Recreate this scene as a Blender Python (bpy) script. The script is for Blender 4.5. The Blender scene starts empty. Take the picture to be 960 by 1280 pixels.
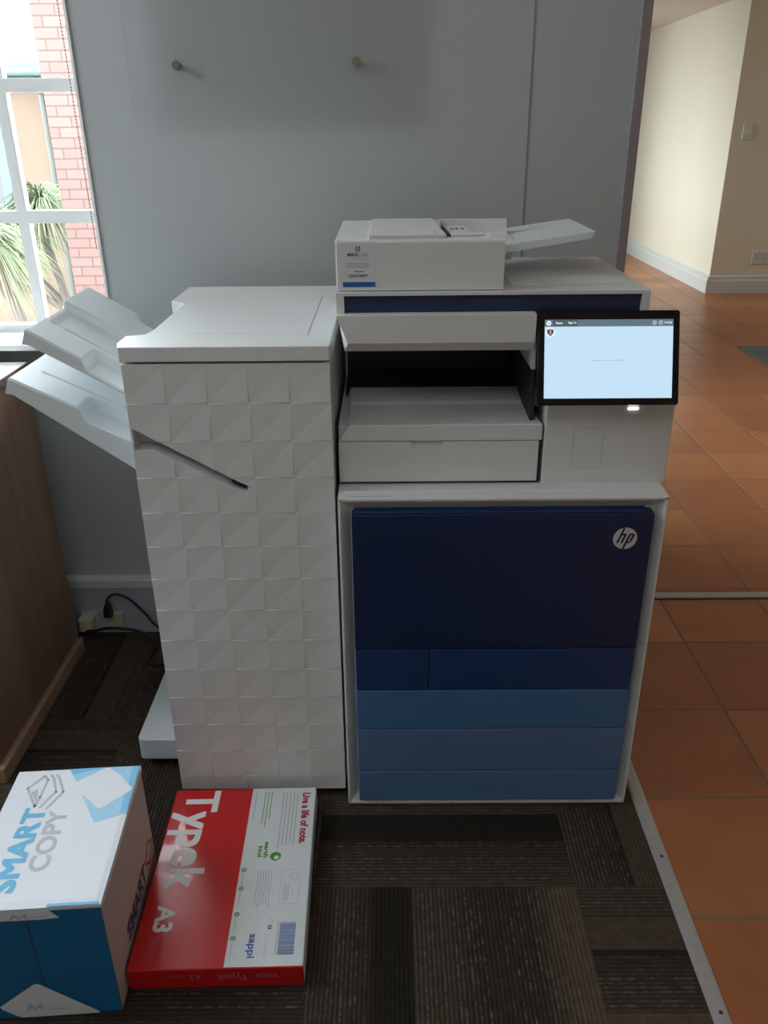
import bpy, bmesh, math, random
from mathutils import Vector, Matrix
random.seed(7)
SC = bpy.context.scene
COL = SC.collection

# ---------------------------------------------------------------- camera
def camera():
    pt, yw, rl, H = .4345, .0075, -.0101, 1.3227
    cp, sp = math.cos(pt), math.sin(pt)
    Z = Matrix.Rotation(yw, 3, 'Z')
    fw, rt, up = Z @ Vector((0, cp, -sp)), Z @ Vector((1, 0, 0)), Z @ Vector((0, sp, cp))
    cr, sr = math.cos(rl), math.sin(rl)
    r2 = cr*rt + sr*up; u2 = -sr*rt + cr*up
    m = Matrix((r2, u2, -fw)).transposed().to_4x4()
    m.translation = (0, 0, H)
    c = bpy.data.cameras.new('camera'); o = bpy.data.objects.new('camera', c); COL.objects.link(o)
    o.matrix_world = m
    c.sensor_fit = 'VERTICAL'; c.sensor_height = 36; c.lens = 1028.41/1280*36
    c.clip_start = .02; c.clip_end = 200
    SC.camera = o
camera()

# ---------------------------------------------------------------- world, lights, exposure
w = bpy.data.worlds.new('world'); SC.world = w; w.use_nodes = True
bg = w.node_tree.nodes['Background']
bg.inputs['Color'].default_value = (.86, .95, 1, 1); bg.inputs['Strength'].default_value = 18
SC.view_settings.view_transform = 'Standard'; SC.view_settings.look = 'None'
SC.view_settings.exposure = .30; SC.view_settings.gamma = 1; SC.view_settings.use_curve_mapping = False

def area(name, loc, rot, sx, sy, power, col, portal=False):
    l = bpy.data.lights.new(name, 'AREA'); l.shape = 'RECTANGLE'; l.size = sx; l.size_y = sy
    l.energy = power; l.color = col
    o = bpy.data.objects.new(name, l); COL.objects.link(o); o.location = loc; o.rotation_euler = rot
    if portal: l.cycles.is_portal = True
    return o
R90 = math.pi/2
area('window_portal', (-1.45, 2.20, 1.5), (-R90, 0, 0), 1.55, 1.35, 1, (1, 1, 1), True)
area('corridor_portal', (.48, 8.1, 1.2), (0, -R90, 0), 1.9, 3.0, 1, (1, 1, 1), True)
area('corridor_portal', (.48, 3.7, 1.2), (0, -R90, 0), 1.9, 2.0, 1, (1, 1, 1), True)
area('overhead_fill', (-.5, -.25, 2.55), (math.radians(16), 0, math.radians(-12)), 1.8, 1.0, 9.5, (.86, .94, 1))  # added fill lamp under the ceiling
area('side_window_daylight', (-2.28, 1.30, 1.88), (0, -R90+math.radians(18), 0), 1.3, 1.3, 38, (.86, .94, 1))
area('hall_fill', (3.2, -.6, 2.3), (math.radians(40), 0, math.radians(35)), 1.2, .8, 2, (1, .90, .80))  # added weak warm fill lamp on the right side, no window there

# ---------------------------------------------------------------- materials
def principled(name, col, rough=.5, metal=0, spec=.5, noise=0, nscale=40, bump=0, bscale=300, emit=None, es=0, coat=0):
    m = bpy.data.materials.new(name); m.use_nodes = True
    nt = m.node_tree; b = nt.nodes['Principled BSDF']
    b.inputs['Base Color'].default_value = (*col, 1); b.inputs['Roughness'].default_value = rough
    b.inputs['Metallic'].default_value = metal; b.inputs['Specular IOR Level'].default_value = spec
    b.inputs['Coat Weight'].default_value = coat
    if emit: b.inputs['Emission Color'].default_value = (*emit, 1); b.inputs['Emission Strength'].default_value = es
    if noise or bump:
        tc = nt.nodes.new('ShaderNodeTexCoord')
    if noise:
        n = nt.nodes.new('ShaderNodeTexNoise'); n.inputs['Scale'].default_value = nscale; n.inputs['Detail'].default_value = 4
        nt.links.new(tc.outputs['Object'], n.inputs['Vector'])
        mx = nt.nodes.new('ShaderNodeMix'); mx.data_type = 'RGBA'
        mx.inputs[6].default_value = (*[max(0, c*(1-noise)) for c in col], 1)
        mx.inputs[7].default_value = (*[min(1, c*(1+noise)) for c in col], 1)
        nt.links.new(n.outputs['Fac'], mx.inputs[0]); nt.links.new(mx.outputs[2], b.inputs['Base Color'])
    if bump:
        n2 = nt.nodes.new('ShaderNodeTexNoise'); n2.inputs['Scale'].default_value = bscale
        nt.links.new(tc.outputs['Object'], n2.inputs['Vector'])
        bp = nt.nodes.new('ShaderNodeBump'); bp.inputs['Strength'].default_value = bump; bp.inputs['Distance'].default_value = .001
        nt.links.new(n2.outputs['Fac'], bp.inputs['Height']); nt.links.new(bp.outputs['Normal'], b.inputs['Normal'])
    return m

class N:   # small node-graph helper
    def __init__(s, m): s.nt = m.node_tree; s.b = s.nt.nodes['Principled BSDF']
    def new(s, t): return s.nt.nodes.new(t)
    def link(s, a, b): s.nt.links.new(a, b)
    def math(s, op, a, b=None, c=None):
        n = s.new('ShaderNodeMath'); n.operation = op
        for i, v in enumerate((a, b, c)):
            if v is None: continue
            if hasattr(v, 'is_output'): s.link(v, n.inputs[i])
            else: n.inputs[i].default_value = v
        return n.outputs[0]
    def mix(s, f, a, b):
        n = s.new('ShaderNodeMix'); n.data_type = 'RGBA'
        for i, v in ((0, f), (6, a), (7, b)):
            if hasattr(v, 'is_output'): s.link(v, n.inputs[i])
            else: n.inputs[i].default_value = v if i == 0 else (*v, 1)
        return n.outputs[2]
    def ramp(s, f, stops, interp='LINEAR'):
        n = s.new('ShaderNodeValToRGB'); n.color_ramp.interpolation = interp
        e = n.color_ramp.elements
        while len(e) < len(stops): e.new(.5)
        for i, (p, c) in enumerate(stops): e[i].position = p; e[i].color = (*c, 1)
        s.link(f, n.inputs[0]); return n.outputs[0]
    def noise(s, vec, scale, detail=2, dim='3D'):
        n = s.new('ShaderNodeTexNoise'); n.noise_dimensions = dim
        n.inputs['Scale'].default_value = scale; n.inputs['Detail'].default_value = detail
        s.link(vec, n.inputs['W' if dim == '1D' else 'Vector']); return n.outputs['Fac']
    def xyz(s):
        tc = s.new('ShaderNodeTexCoord'); sp = s.new('ShaderNodeSeparateXYZ'); s.link(tc.outputs['Object'], sp.inputs[0])
        return tc.outputs['Object'], sp.outputs
    def comb(s, x, y, z=0):
        n = s.new('ShaderNodeCombineXYZ')
        for i, v in enumerate((x, y, z)):
            if hasattr(v, 'is_output'): s.link(v, n.inputs[i])
            else: n.inputs[i].default_value = v
        return n.outputs[0]
    def bump(s, h, strength=.5, dist=.002):
        n = s.new('ShaderNodeBump'); n.inputs['Strength'].default_value = strength; n.inputs['Distance'].default_value = dist
        s.link(h, n.inputs['Height']); s.link(n.outputs[0], s.b.inputs['Normal'])

M = {}
M['white'] = principled('white_plastic', (.73, .745, .74), .42, noise=.015, nscale=8, bump=.06, bscale=900)
M['white2'] = principled('white_tray_plastic', (.70, .75, .77), .38, bump=.05, bscale=900)
M['cream'] = principled('cream_plastic', (.62, .55, .40), .45)
M['black'] = principled('black_rubber', (.012, .012, .013), .5)
M['seam'] = principled('seam_shadow_gap', (.05, .05, .05), .8)
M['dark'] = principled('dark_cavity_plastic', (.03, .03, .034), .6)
M['navy'] = principled('navy_panel', (.010, .024, .085), .38, bump=.05, bscale=1200)
M['navy2'] = principled('mid_navy_panel', (.014, .045, .155), .38, bump=.05, bscale=1200)
M['blue1'] = principled('steel_blue_panel', (.062, .17, .36), .4, bump=.05, bscale=1200)
M['blue2'] = principled('slate_blue_panel', (.105, .19, .37), .4, bump=.05, bscale=1200)
M['blue3'] = principled('soft_blue_panel', (.095, .20, .38), .4, bump=.05, bscale=1200)
M['logo'] = principled('logo_silver_white', (.70, .68, .64), .4)
M['glassblack'] = principled('black_display_glass', (.006, .007, .009), .15)
M['metal'] = principled('brushed_aluminium', (.46, .46, .45), .42, metal=.35, noise=.15, nscale=90)
M['brass'] = principled('satin_nickel', (.30, .26, .21), .35, metal=1)
M['skirt'] = principled('pale_skirting_paint', (.62, .64, .62), .45)
M['trunk'] = principled('grey_blue_trunking', (.44, .47, .52), .5)
M['sill'] = principled('white_window_sill', (.85, .86, .86), .4)
M['frame'] = principled('grey_window_frame_paint', (.78, .80, .80), .5)
M['ceil'] = principled('ceiling_paint', (.80, .72, .66), .9)
M['hallwall'] = principled('cream_hall_wall', (.74, .68, .56), .8, noise=.02, nscale=3)
M['edge'] = principled('brown_grey_partition_edge', (.27, .24, .245), .6)
M['cardwhite'] = principled('box_white_print', (.80, .84, .90), .45)
M['cardblue'] = principled('box_deep_blue_print', (.012, .16, .36), .45)
M['cyan'] = principled('box_cyan_print', (.13, .50, .80), .4)
M['cyan2'] = principled('box_light_cyan_print', (.30, .62, .85), .4)
M['greyprint'] = principled('grey_print', (.52, .55, .58), .5)
M['card'] = principled('box_side_card', (.60, .50, .46), .7, noise=.03, nscale=30)
M['navyprint'] = principled('navy_print', (.05, .08, .22), .5)
M['darkprint'] = principled('dark_print', (.05, .055, .06), .5)
M['red'] = principled('red_paper_wrap', (.60, .012, .014), .26, noise=.06, nscale=14, bump=.35, bscale=18, coat=.3)
M['reamwhite'] = principled('white_paper_wrap', (.70, .75, .76), .4, bump=.2, bscale=16)
M['wprint'] = principled('white_print', (.80, .80, .80), .4)
M['pinkprint'] = principled('faded_pink_print', (.50, .10, .10), .5)
M['redprint'] = principled('crimson_print', (.40, .01, .04), .5)
M['greenprint'] = principled('leaf_green_print', (.08, .30, .02), .5)
M['dkgreenprint'] = principled('dark_green_print', (.04, .20, .08), .5)
M['faintprint'] = principled('faint_grey_print', (.45, .48, .50), .5)
M['blueprint'] = principled('royal_blue_print', (.03, .10, .36), .5)
M['bcprint'] = principled('barcode_blue_print', (.12, .20, .42), .5)
M['stickblue'] = principled('sticker_blue_band', (.02, .12, .42), .5)
M['stick'] = principled('sticker_paper', (.72, .74, .78), .35)
M['green'] = principled('mint_gutter_paint', (.028, .055, .050), .5)
M['pipe'] = principled('grey_downpipe', (.036, .038, .033), .5)
M['bark'] = principled('palm_bark', (.060, .047, .040), .9, noise=.3, nscale=25)
M['leaf'] = principled('palm_leaf', (.075, .092, .048), .9, noise=.4, nscale=3)
M['leaf2'] = principled('palm_dry_leaf', (.085, .068, .040), .7, noise=.2, nscale=3)
M['mat'] = principled('grey_mat_border', (.13, .14, .13), .95, noise=.2, nscale=200)
M['matin'] = principled('black_mat_centre', (.02, .02, .02), .95)
M['matline'] = principled('white_mat_line', (.6, .6, .6), .8)
M['orange'] = principled('terracotta_render', (.092, .062, .042), .9, noise=.05, nscale=2)
M['ground'] = principled('brick_paving', (.075, .048, .036), .9)

def emis(name, col, s):
    m = bpy.data.materials.new(name); m.use_nodes = True; nt = m.node_tree; nt.nodes.clear()
    e = nt.nodes.new('ShaderNodeEmission'); o = nt.nodes.new('ShaderNodeOutputMaterial')
    e.inputs[0].default_value = (*col, 1); e.inputs[1].default_value = s; nt.links.new(e.outputs[0], o.inputs[0]); return m
M['screen'] = emis('lit_screen', (0.461, 0.621, 0.756), 1.0)
M['scr_bar'] = emis('lit_screen_bar', (0.103, 0.151, 0.175), 1.0)
M['scr_bar2'] = emis('lit_screen_button', (0.064, 0.088, 0.103), 1.0)
M['scr_w'] = emis('lit_screen_white', (0.676, 0.732, 0.796), 1.0)
M['scr_g'] = emis('lit_screen_grey', (0.263, 0.334, 0.374), 1.0)
M['scr_d'] = emis('lit_screen_dark', (.03, .025, .02), 1.0)
M['scr_r'] = emis('lit_screen_red', (.20, .06, .04), 1.0)
M['led'] = emis('status_light', (.95, .95, 1), 3.0)

def glass(name, tint, refl):
    m = bpy.data.materials.new(name); m.use_nodes = True; nt = m.node_tree; nt.nodes.clear()
    t = nt.nodes.new('ShaderNodeBsdfTransparent'); g = nt.nodes.new('ShaderNodeBsdfGlossy'); x = nt.nodes.new('ShaderNodeMixShader')
    f = nt.nodes.new('ShaderNodeFresnel'); f.inputs[0].default_value = refl; o = nt.nodes.new('ShaderNodeOutputMaterial')
    t.inputs[0].default_value = (*tint, 1); g.inputs['Roughness'].default_value = .04
    nt.links.new(f.outputs[0], x.inputs[0]); nt.links.new(t.outputs[0], x.inputs[1]); nt.links.new(g.outputs[0], x.inputs[2]); nt.links.new(x.outputs[0], o.inputs[0])
    return m
M['pane'] = glass('window_glass', (.98, .99, .99), 1.3)
M['dimglass'] = glass('light_cutting_glass', (.56, .57, .56), 1.3)  # grey tint added to cut the daylight entering the corridor
M['acrylic'] = glass('clear_acrylic', (.99, .99, .992), 1.08)

def wall_mat():
    m = principled('grey_partition_wall', (.42, .45, .45), .62); n = N(m)
    v, s = n.xyz()
    f = n.noise(v, 1.3, 3)
    n.link(n.mix(f, (.40, .43, .435), (.445, .465, .46)), n.b.inputs['Base Color'])
    n.bump(n.noise(v, 700, 2), .08, .001)
    return m
M['wall'] = wall_mat()

def wood_mat(name, c1, c2, axis='z'):
    m = principled(name, c1, .5); n = N(m); v, s = n.xyz()
    k = {'z': (24, 24, 1.1), 'y': (24, 1.1, 24)}[axis]
    vec = n.comb(n.math('MULTIPLY', s[0], k[0]), n.math('MULTIPLY', s[1], k[1]), n.math('MULTIPLY', s[2], k[2]))
    f = n.noise(vec, 1.0, 6); f2 = n.noise(vec, 5.0, 4)
    a = n.math('ADD', n.math('MULTIPLY', f, .75), n.math('MULTIPLY', f2, .25))
    n.link(n.ramp(a, [(.35, c1), (.65, c2)]), n.b.inputs['Base Color']); n.bump(f2, .1, .001)
    return m
M['wood'] = wood_mat('cabinet_wood_veneer', (.20, .115, .072), (.29, .18, .12))
M['woodtop'] = wood_mat('polished_cabinet_top', (.22, .13, .085), (.30, .19, .13)); M['woodtop'].node_tree.nodes['Principled BSDF'].inputs['Coat Weight'].default_value = 1; M['woodtop'].node_tree.nodes['Principled BSDF'].inputs['Coat Roughness'].default_value = .12
M['woodlip'] = wood_mat('cabinet_plinth_wood', (.34, .21, .13), (.42, .27, .17), 'y')

def carpet_mat():
    m = principled('striped_carpet_tile', (.06, .05, .04), .95, spec=.15); n = N(m); v, s = n.xyz()
    gx = n.math('DIVIDE', n.math('SUBTRACT', s[0], .352), .5); gy = n.math('DIVIDE', n.math('SUBTRACT', s[1], 1.133), .5)
    ix, iy = n.math('FLOOR', gx), n.math('FLOOR', gy)
    fx, fy = n.math('FRACT', n.math('ADD', gx, 40)), n.math('FRACT', n.math('ADD', gy, 40))
    par = n.math('ABSOLUTE', n.math('MODULO', n.math('ADD', ix, iy), 2))          # 1 / 0
    # parity 0 -> vertical stripes (vary along x)
    ud = n.math('SUBTRACT', fy, fx); t = n.math('ADD', fx, n.math('MULTIPLY', ud, par))     # par 1 -> fy
    wd = n.math('SUBTRACT', fx, fy); r = n.math('ADD', fy, n.math('MULTIPLY', wd, par))
    hsh = n.math('FRACT', n.math('MULTIPLY', n.math('SINE', n.math('ADD', n.math('MULTIPLY', ix, 12.99), n.math('MULTIPLY', iy, 78.2))), 43.5))
    is0 = n.math('COMPARE', n.math('ADD', ix, 1), 0, .1)
    tt = n.math('FRACT', n.math('ADD', t, n.math('MULTIPLY', hsh, n.math('SUBTRACT', 1, is0))))
    dk, md, ol, bk = (.048, .037, .028), (.082, .061, .044), (.108, .083, .052), (.020, .017, .013)
    base = n.ramp(tt, [(0, md), (.20, dk), (.232, bk), (.366, bk), (.372, md), (.50, md), (.60, dk), (.80, dk), (.90, ol), (1, ol)])
    base = n.mix(n.math('MULTIPLY', n.math('SUBTRACT', 1, is0), n.math('COMPARE', tt, .299, .067)), base, (.076, .059, .040))
    # fine ridges
    ph = n.math('FRACT', n.math('MULTIPLY', t, 62))
    ridge = n.math('ABSOLUTE', n.math('SUBTRACT', ph, .5))
    solid = n.ramp(tt, [(0, (1,)*3), (.228, (1,)*3), (.232, (.0,)*3), (.366, (.0,)*3), (.37, (1,)*3), (.80, (1,)*3), (.95, (.4,)*3), (1, (.4,)*3)])
    lineid = n.math('FLOOR', n.math('MULTIPLY', t, 62))
    # broken light dashes along a line
    dv = n.comb(n.math('MULTIPLY', lineid, 3.17), n.math('MULTIPLY', r, 42), n.math('ADD', n.math('MULTIPLY', ix, 5.1), n.math('MULTIPLY', iy, 3.3)))
    dash = n.ramp(n.noise(dv, 1.0, 2), [(.48, (0,)*3), (.62, (1,)*3)])
    lv = n.comb(n.math('MULTIPLY', lineid, .71), hsh)
    lw = n.ramp(n.noise(lv, 1.0, 1), [(.40, (0,)*3), (.62, (1,)*3)])
    fine = n.noise(v, 420, 3); coarse = n.noise(v, 55, 3)
    groove = n.ramp(ridge, [(.10, (1,)*3), (.30, (0,)*3)])          # centre of the ridge
    hi = n.math('MULTIPLY', n.math('MULTIPLY', groove, dash), n.math('MULTIPLY', lw, solid))
    c1 = n.mix(n.math('MULTIPLY', n.math('MULTIPLY', n.math('SUBTRACT', 1, groove), solid), .55), base, (.022, .018, .015))
    c2 = n.mix(n.math('MULTIPLY', hi, .34), c1, (.30, .26, .21))
    k = n.math('ADD', .55, n.math('MULTIPLY', n.math('MULTIPLY', fine, coarse), 1.9))
    vm = n.new('ShaderNodeVectorMath'); vm.operation = 'SCALE'; n.link(c2, vm.inputs[0]); n.link(k, vm.inputs['Scale'])
    n.link(vm.outputs[0], n.b.inputs['Base Color'])
    n.bump(n.math('ADD', n.math('MULTIPLY', fine, .7), n.math('MULTIPLY', groove, .6)), .8, .003)
    return m
M['carpet'] = carpet_mat()

def tile_mat():
    m = principled('terracotta_floor_tile', (.4, .15, .05), .33, spec=.45); n = N(m); v, s = n.xyz()
    gx = n.math('DIVIDE', n.math('SUBTRACT', s[0], .832), .293)
    gy = n.math('DIVIDE', n.math('SUBTRACT', s[1], 1.3609), .2975)
    ex = n.math('SUBTRACT', .5, n.math('ABSOLUTE', n.math('SUBTRACT', n.math('FRACT', n.math('ADD', gx, 20)), .5)))
    ey = n.math('SUBTRACT', .5, n.math('ABSOLUTE', n.math('SUBTRACT', n.math('FRACT', n.math('ADD', gy, 20)), .5)))
    d = n.math('ADD', n.math('MINIMUM', ex, ey), n.math('MULTIPLY', n.math('SUBTRACT', n.noise(v, 60, 2), .5), .006))
    g = n.ramp(d, [(.009, (1,)*3), (.015, (0,)*3)])
    cell = n.comb(n.math('FLOOR', gx), n.math('FLOOR', gy))
    wn = n.new('ShaderNodeTexWhiteNoise'); wn.noise_dimensions = '2D'; n.link(cell, wn.inputs['Vector'])
    blotch = n.noise(v, 7, 5)
    f = n.math('ADD', n.math('MULTIPLY', wn.outputs['Value'], .45), n.math('MULTIPLY', blotch, .55))
    c = n.ramp(f, [(.2, (.31, .105, .042)), (.55, (.41, .150, .058)), (.85, (.49, .195, .080))])
    n.link(n.mix(g, c, (.24, .15, .10)), n.b.inputs['Base Color'])
    n.link(n.math('ADD', .24, n.math('ADD', n.math('MULTIPLY', g, .4), n.math('MULTIPLY', blotch, .2))), n.b.inputs['Roughness'])
    n.bump(n.math('ADD', n.math('MULTIPLY', n.math('SUBTRACT', 1, g), 1.0), n.math('MULTIPLY', n.noise(v, 9, 3), .35)), .5, .003)
    return m
M['tile'] = tile_mat()

def brick_mat():
    m = principled('red_face_brick', (.5, .2, .14), .9); n = N(m); v, s = n.xyz()
    row = n.math('DIVIDE', s[2], .085); ri = n.math('FLOOR', row)
    off = n.math('MULTIPLY', n.math('ABSOLUTE', n.math('MODULO', ri, 2)), .5)
    col = n.math('ADD', n.math('DIVIDE', n.math('ADD', s[0], s[1]), .232), off)
    fr, fc = n.math('FRACT', n.math('ADD', row, 60)), n.math('FRACT', n.math('ADD', col, 60))
    a = n.math('LESS_THAN', fr, .13); b = n.math('LESS_THAN', fc, .05)
    g = n.math('MAXIMUM', a, b)
    wn = n.new('ShaderNodeTexWhiteNoise'); wn.noise_dimensions = '2D'; n.link(n.comb(n.math('FLOOR', col), ri), wn.inputs['Vector'])
    c = n.mix(wn.outputs['Value'], (.077, .041, .034), (.088, .049, .041))
    n.link(n.mix(g, c, (.040, .022, .020)), n.b.inputs['Base Color'])
    n.bump(n.math('SUBTRACT', 1, g), .6, .006)
    return m
M['brick'] = brick_mat()

# ---------------------------------------------------------------- mesh helpers
def V(*a): return Vector(a)
def quad(bm, pts, mi=0):
    vs = [bm.verts.new(p) for p in pts]; f = bm.faces.new(vs); f.material_index = mi; return f
def box(bm, x0, x1, y0, y1, z0, z1, bev=0, seg=2, mi=0):
    r = bmesh.ops.create_cube(bm, size=1)
    vs = r['verts']
    for v in vs: v.co = Vector((x0 if v.co.x < 0 else x1, y0 if v.co.y < 0 else y1, z0 if v.co.z < 0 else z1))
    fs = set(f for v in vs for f in v.link_faces)
    for f in fs: f.material_index = mi
    if bev:
        es = set(e for v in vs for e in v.link_edges)
        bmesh.ops.bevel(bm, geom=list(es), offset=bev, segments=seg, profile=.5, affect='EDGES', material=-1)
def prism(bm, pts, axis, a, b, mi=0, bev=0):
    """polygon pts (2D) in the plane normal to axis, extruded from a to b"""
    def P(p, t): return {'x': (t, p[0], p[1]), 'y': (p[0], t, p[1]), 'z': (p[0], p[1], t)}[axis]
    A = [bm.verts.new(P(p, a)) for p in pts]; B = [bm.verts.new(P(p, b)) for p in pts]
    fs = [bm.faces.new(A), bm.faces.new(B[::-1])]
    n = len(pts)
    for i in range(n): fs.append(bm.faces.new((A[i], B[i], B[(i+1) % n], A[(i+1) % n])))
    for f in fs: f.material_index = mi
    bmesh.ops.recalc_face_normals(bm, faces=fs)
    if bev:
        es = set(e for f in fs for e in f.edges)
        bmesh.ops.bevel(bm, geom=list(es), offset=bev, segments=2, profile=.5, affect='EDGES', material=-1)
def cyl(bm, c, axis, r, h, n=24, r2=None, mi=0):
    q = {'x': Matrix.Rotation(R90, 4, 'Y'), 'y': Matrix.Rotation(R90, 4, 'X'), 'z': Matrix.Identity(4)}[axis]
    res = bmesh.ops.create_cone(bm, cap_ends=True, segments=n, radius1=r, radius2=r if r2 is None else r2, depth=h, matrix=Matrix.Translation(c) @ q)
    for f in set(f for v in res['verts'] for f in v.link_faces): f.material_index = mi
def tube(bm, pts, r, n=8, r_end=None, caps=True):
    pts = [Vector(p) for p in pts]; rings = []
    for i, p in enumerate(pts):
        d = (pts[min(i+1, len(pts)-1)] - pts[max(i-1, 0)]).normalized()
        up = Vector((0, 0, 1)) if abs(d.z) < .9 else Vector((1, 0, 0))
        a = d.cross(up).normalized(); b = d.cross(a)
        rr = r if r_end is None else r + (r_end - r)*i/(len(pts)-1)
        rings.append([bm.verts.new(p + (a*math.cos(2*math.pi*k/n) + b*math.sin(2*math.pi*k/n))*rr) for k in range(n)])
    for A, B in zip(rings, rings[1:]):
        for k in range(n): bm.faces.new((A[k], A[(k+1) % n], B[(k+1) % n], B[k]))
    if caps: bm.faces.new(rings[0][::-1]); bm.faces.new(rings[-1])
def spline(pts, n=8):
    pts = [Vector(p) for p in pts]; out = []
    for i in range(len(pts)-1):
        p0, p1, p2, p3 = pts[max(i-1, 0)], pts[i], pts[i+1], pts[min(i+2, len(pts)-1)]
        for k in range(n):
            t = k/n
            out.append(.5*((2*p1) + (p2-p0)*t + (2*p0-5*p1+4*p2-p3)*t*t + (-p0+3*p1-3*p2+p3)*t**3))
    out.append(pts[-1]); return out

def build(name, bm, mat, parent=None, local=False, smooth=False):
    if parent is not None and not local:
        inv = parent_world(parent).inverted(); bmesh.ops.transform(bm, matrix=inv, verts=bm.verts)
    me = bpy.data.meshes.new(name); bm.to_mesh(me); bm.free()
    for mm in (mat if isinstance(mat, (list, tuple)) else [mat]): me.materials.append(M[mm] if isinstance(mm, str) else mm)
    if smooth:
        for p in me.polygons: p.use_smooth = True
    o = bpy.data.objects.new(name, me); COL.objects.link(o)
    if parent is not None: o.parent = parent
    return o
def parent_world(o):
    m = Matrix.Identity(4)
    while o is not None:
        m = (Matrix.Translation(o.location) @ o.rotation_euler.to_matrix().to_4x4()) @ m; o = o.parent
    return m
def thing(name, loc, label, cat, rz=0, group=None):
    o = bpy.data.objects.new(name, None); COL.objects.link(o); o.location = loc; o.rotation_euler = (0, 0, rz)
    o.empty_display_size = .1
    o['label'] = label; o['category'] = cat
    if group: o['group'] = group
    return o
def tag(o, label, cat, group=None):
    o['label'] = label; o['category'] = cat
    if group: o['group'] = group
    return o
def struct(name, bm, mat, parent=None):
    o = build(name, bm, mat, parent)
    if parent is None: o['kind'] = 'structure'
    return o
def B(*a, **k):
    bm = bmesh.new(); box(bm, *a, **k); return bm
def part(name, parent, mat, *a, label=None, **k):
    o = build(name, B(*a, **k), mat, parent)
    if label: o['label'] = label
    return o

class Ink:
    """printed lettering and marks lying on a surface: frame (origin, x-dir, y-dir)"""
    def __init__(s, O, X, Y):
        s.O, s.X, s.Y = Vector(O), Vector(X).normalized(), Vector(Y).normalized(); s.N = s.X.cross(s.Y)
        s.bm = bmesh.new(); s.mats = []; s.k = 0
    def mi(s, m):
        if m not in s.mats: s.mats.append(m)
        return s.mats.index(m)
    def P(s, x, y, h=0): return s.O + s.X*x + s.Y*y + s.N*h
    def poly(s, pts, m, h=.0003):
        f = quad(s.bm, [s.P(x, y, h) for x, y in pts], s.mi(m))
        f.normal_update()
        if f.normal.dot(s.N) < 0: f.normal_flip()
    def rect(s, x0, x1, y0, y1, m, h=.0003): s.poly([(x0, y0), (x1, y0), (x1, y1), (x0, y1)], m, h)
    def disc(s, x, y, r, m, h=.0003, n=28, ry=None): s.poly([(x+r*math.cos(2*math.pi*i/n), y+(ry or r)*math.sin(2*math.pi*i/n)) for i in range(n)], m, h)
    def ring(s, x, y, r, t, m, h=.0003, n=24):
        for i in range(n):
            a, b = 2*math.pi*i/n, 2*math.pi*(i+1)/n
            s.poly([(x+(r-t)*math.cos(a), y+(r-t)*math.sin(a)), (x+r*math.cos(a), y+r*math.sin(a)), (x+r*math.cos(b), y+r*math.sin(b)), (x+(r-t)*math.cos(b), y+(r-t)*math.sin(b))], m, h)
    def stroke(s, pts, t, m, h=.0003):
        for (x0, y0), (x1, y1) in zip(pts, pts[1:]):
            d = Vector((x1-x0, y1-y0)).normalized(); nx, ny = -d.y*t/2, d.x*t/2; ex, ey = d.x*t*.3, d.y*t*.3
            s.poly([(x0-ex+nx, y0-ey+ny), (x0-ex-nx, y0-ey-ny), (x1+ex-nx, y1+ey-ny), (x1+ex+nx, y1+ey+ny)], m, h)
    def text(s, txt, x, y, w, h, m, lift=.0003, bold=0, shear=0, rot=0, multi=False):
        """fits the text's bounding box into x..x+w, y..y+h (rot: 0 upright; 90 reads along +y; -90 along -y)"""
        if multi:
            b = bold*min(w, h)*(1.3 if rot == 0 else 5)*.8
            for q_, (dx_, dy_) in enumerate([(i_*b, j_*b) for i_ in (-1, 0, 1) for j_ in (-1, 0, 1)]): s.text(txt, x+dx_, y+dy_, w, h, m, lift+.000012*q_, 0, shear, rot)
            return
        c = bpy.data.curves.new('t', 'FONT'); c.body = txt; c.size = 1; c.offset = 0 if multi else bold; c.shear = shear; c.fill_mode = 'FRONT'; c.resolution_u = 4
        o = bpy.data.objects.new('t', c); me = bpy.data.meshes.new_from_object(o)
        xs = [v.co.x for v in me.vertices]; ys = [v.co.y for v in me.vertices]
        x0, x1, y0, y1 = min(xs), max(xs), min(ys), max(ys)
        vm = []
        for v in me.vertices:
            a, b = (v.co.x-x0)/(x1-x0), (v.co.y-y0)/(y1-y0)
            if rot == 0: p = s.P(x+a*w, y+b*h, lift)
            elif rot == -90: p = s.P(x+b*w, y+h-a*h, lift)      # reads towards -y, tops towards +x
            else: p = s.P(x+w-b*w, y+a*h, lift)                   # reads towards +y, tops towards -x
            vm.append(s.bm.verts.new(p))
        k = s.mi(m)
        for p in me.polygons:
            try:
                f = s.bm.faces.new([vm[i] for i in p.vertices]); f.material_index = k; f.normal_update()
                if f.normal.dot(s.N) < 0: f.normal_flip()
            except ValueError: pass
        bpy.data.objects.remove(o); bpy.data.curves.remove(c); bpy.data.meshes.remove(me)
    def lines(s, x0, x1, y0, y1, n, m, vert=False, fill=.4, jitter=.15):
        """unreadably small print: rows of thin broken dashes"""
        for i in range(n):
            if vert:
                xa = x0+(x1-x0)*i/n; t = (x1-x0)/n*fill; y = y1; end = y0+(y1-y0)*random.random()*jitter
                while y > end:
                    L = random.uniform(.0025, .006); s.rect(xa, xa+t, max(y-L, end), y, m); y -= L+.0009
            else:
                ya = y0+(y1-y0)*i/n; t = (y1-y0)/n*fill; k = (x1-x0)*random.random()*jitter/2; x = x0+k
                while x < x1-k:
                    L = random.uniform(.0015, .004); s.rect(x, min(x+L, x1-k), ya, ya+t, m); x += L+.0007
    def build(s, name, parent, local=False, label=None):
        o = build(name, s.bm, s.mats, parent, local)
        if label: o['label'] = label
        return o

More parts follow.
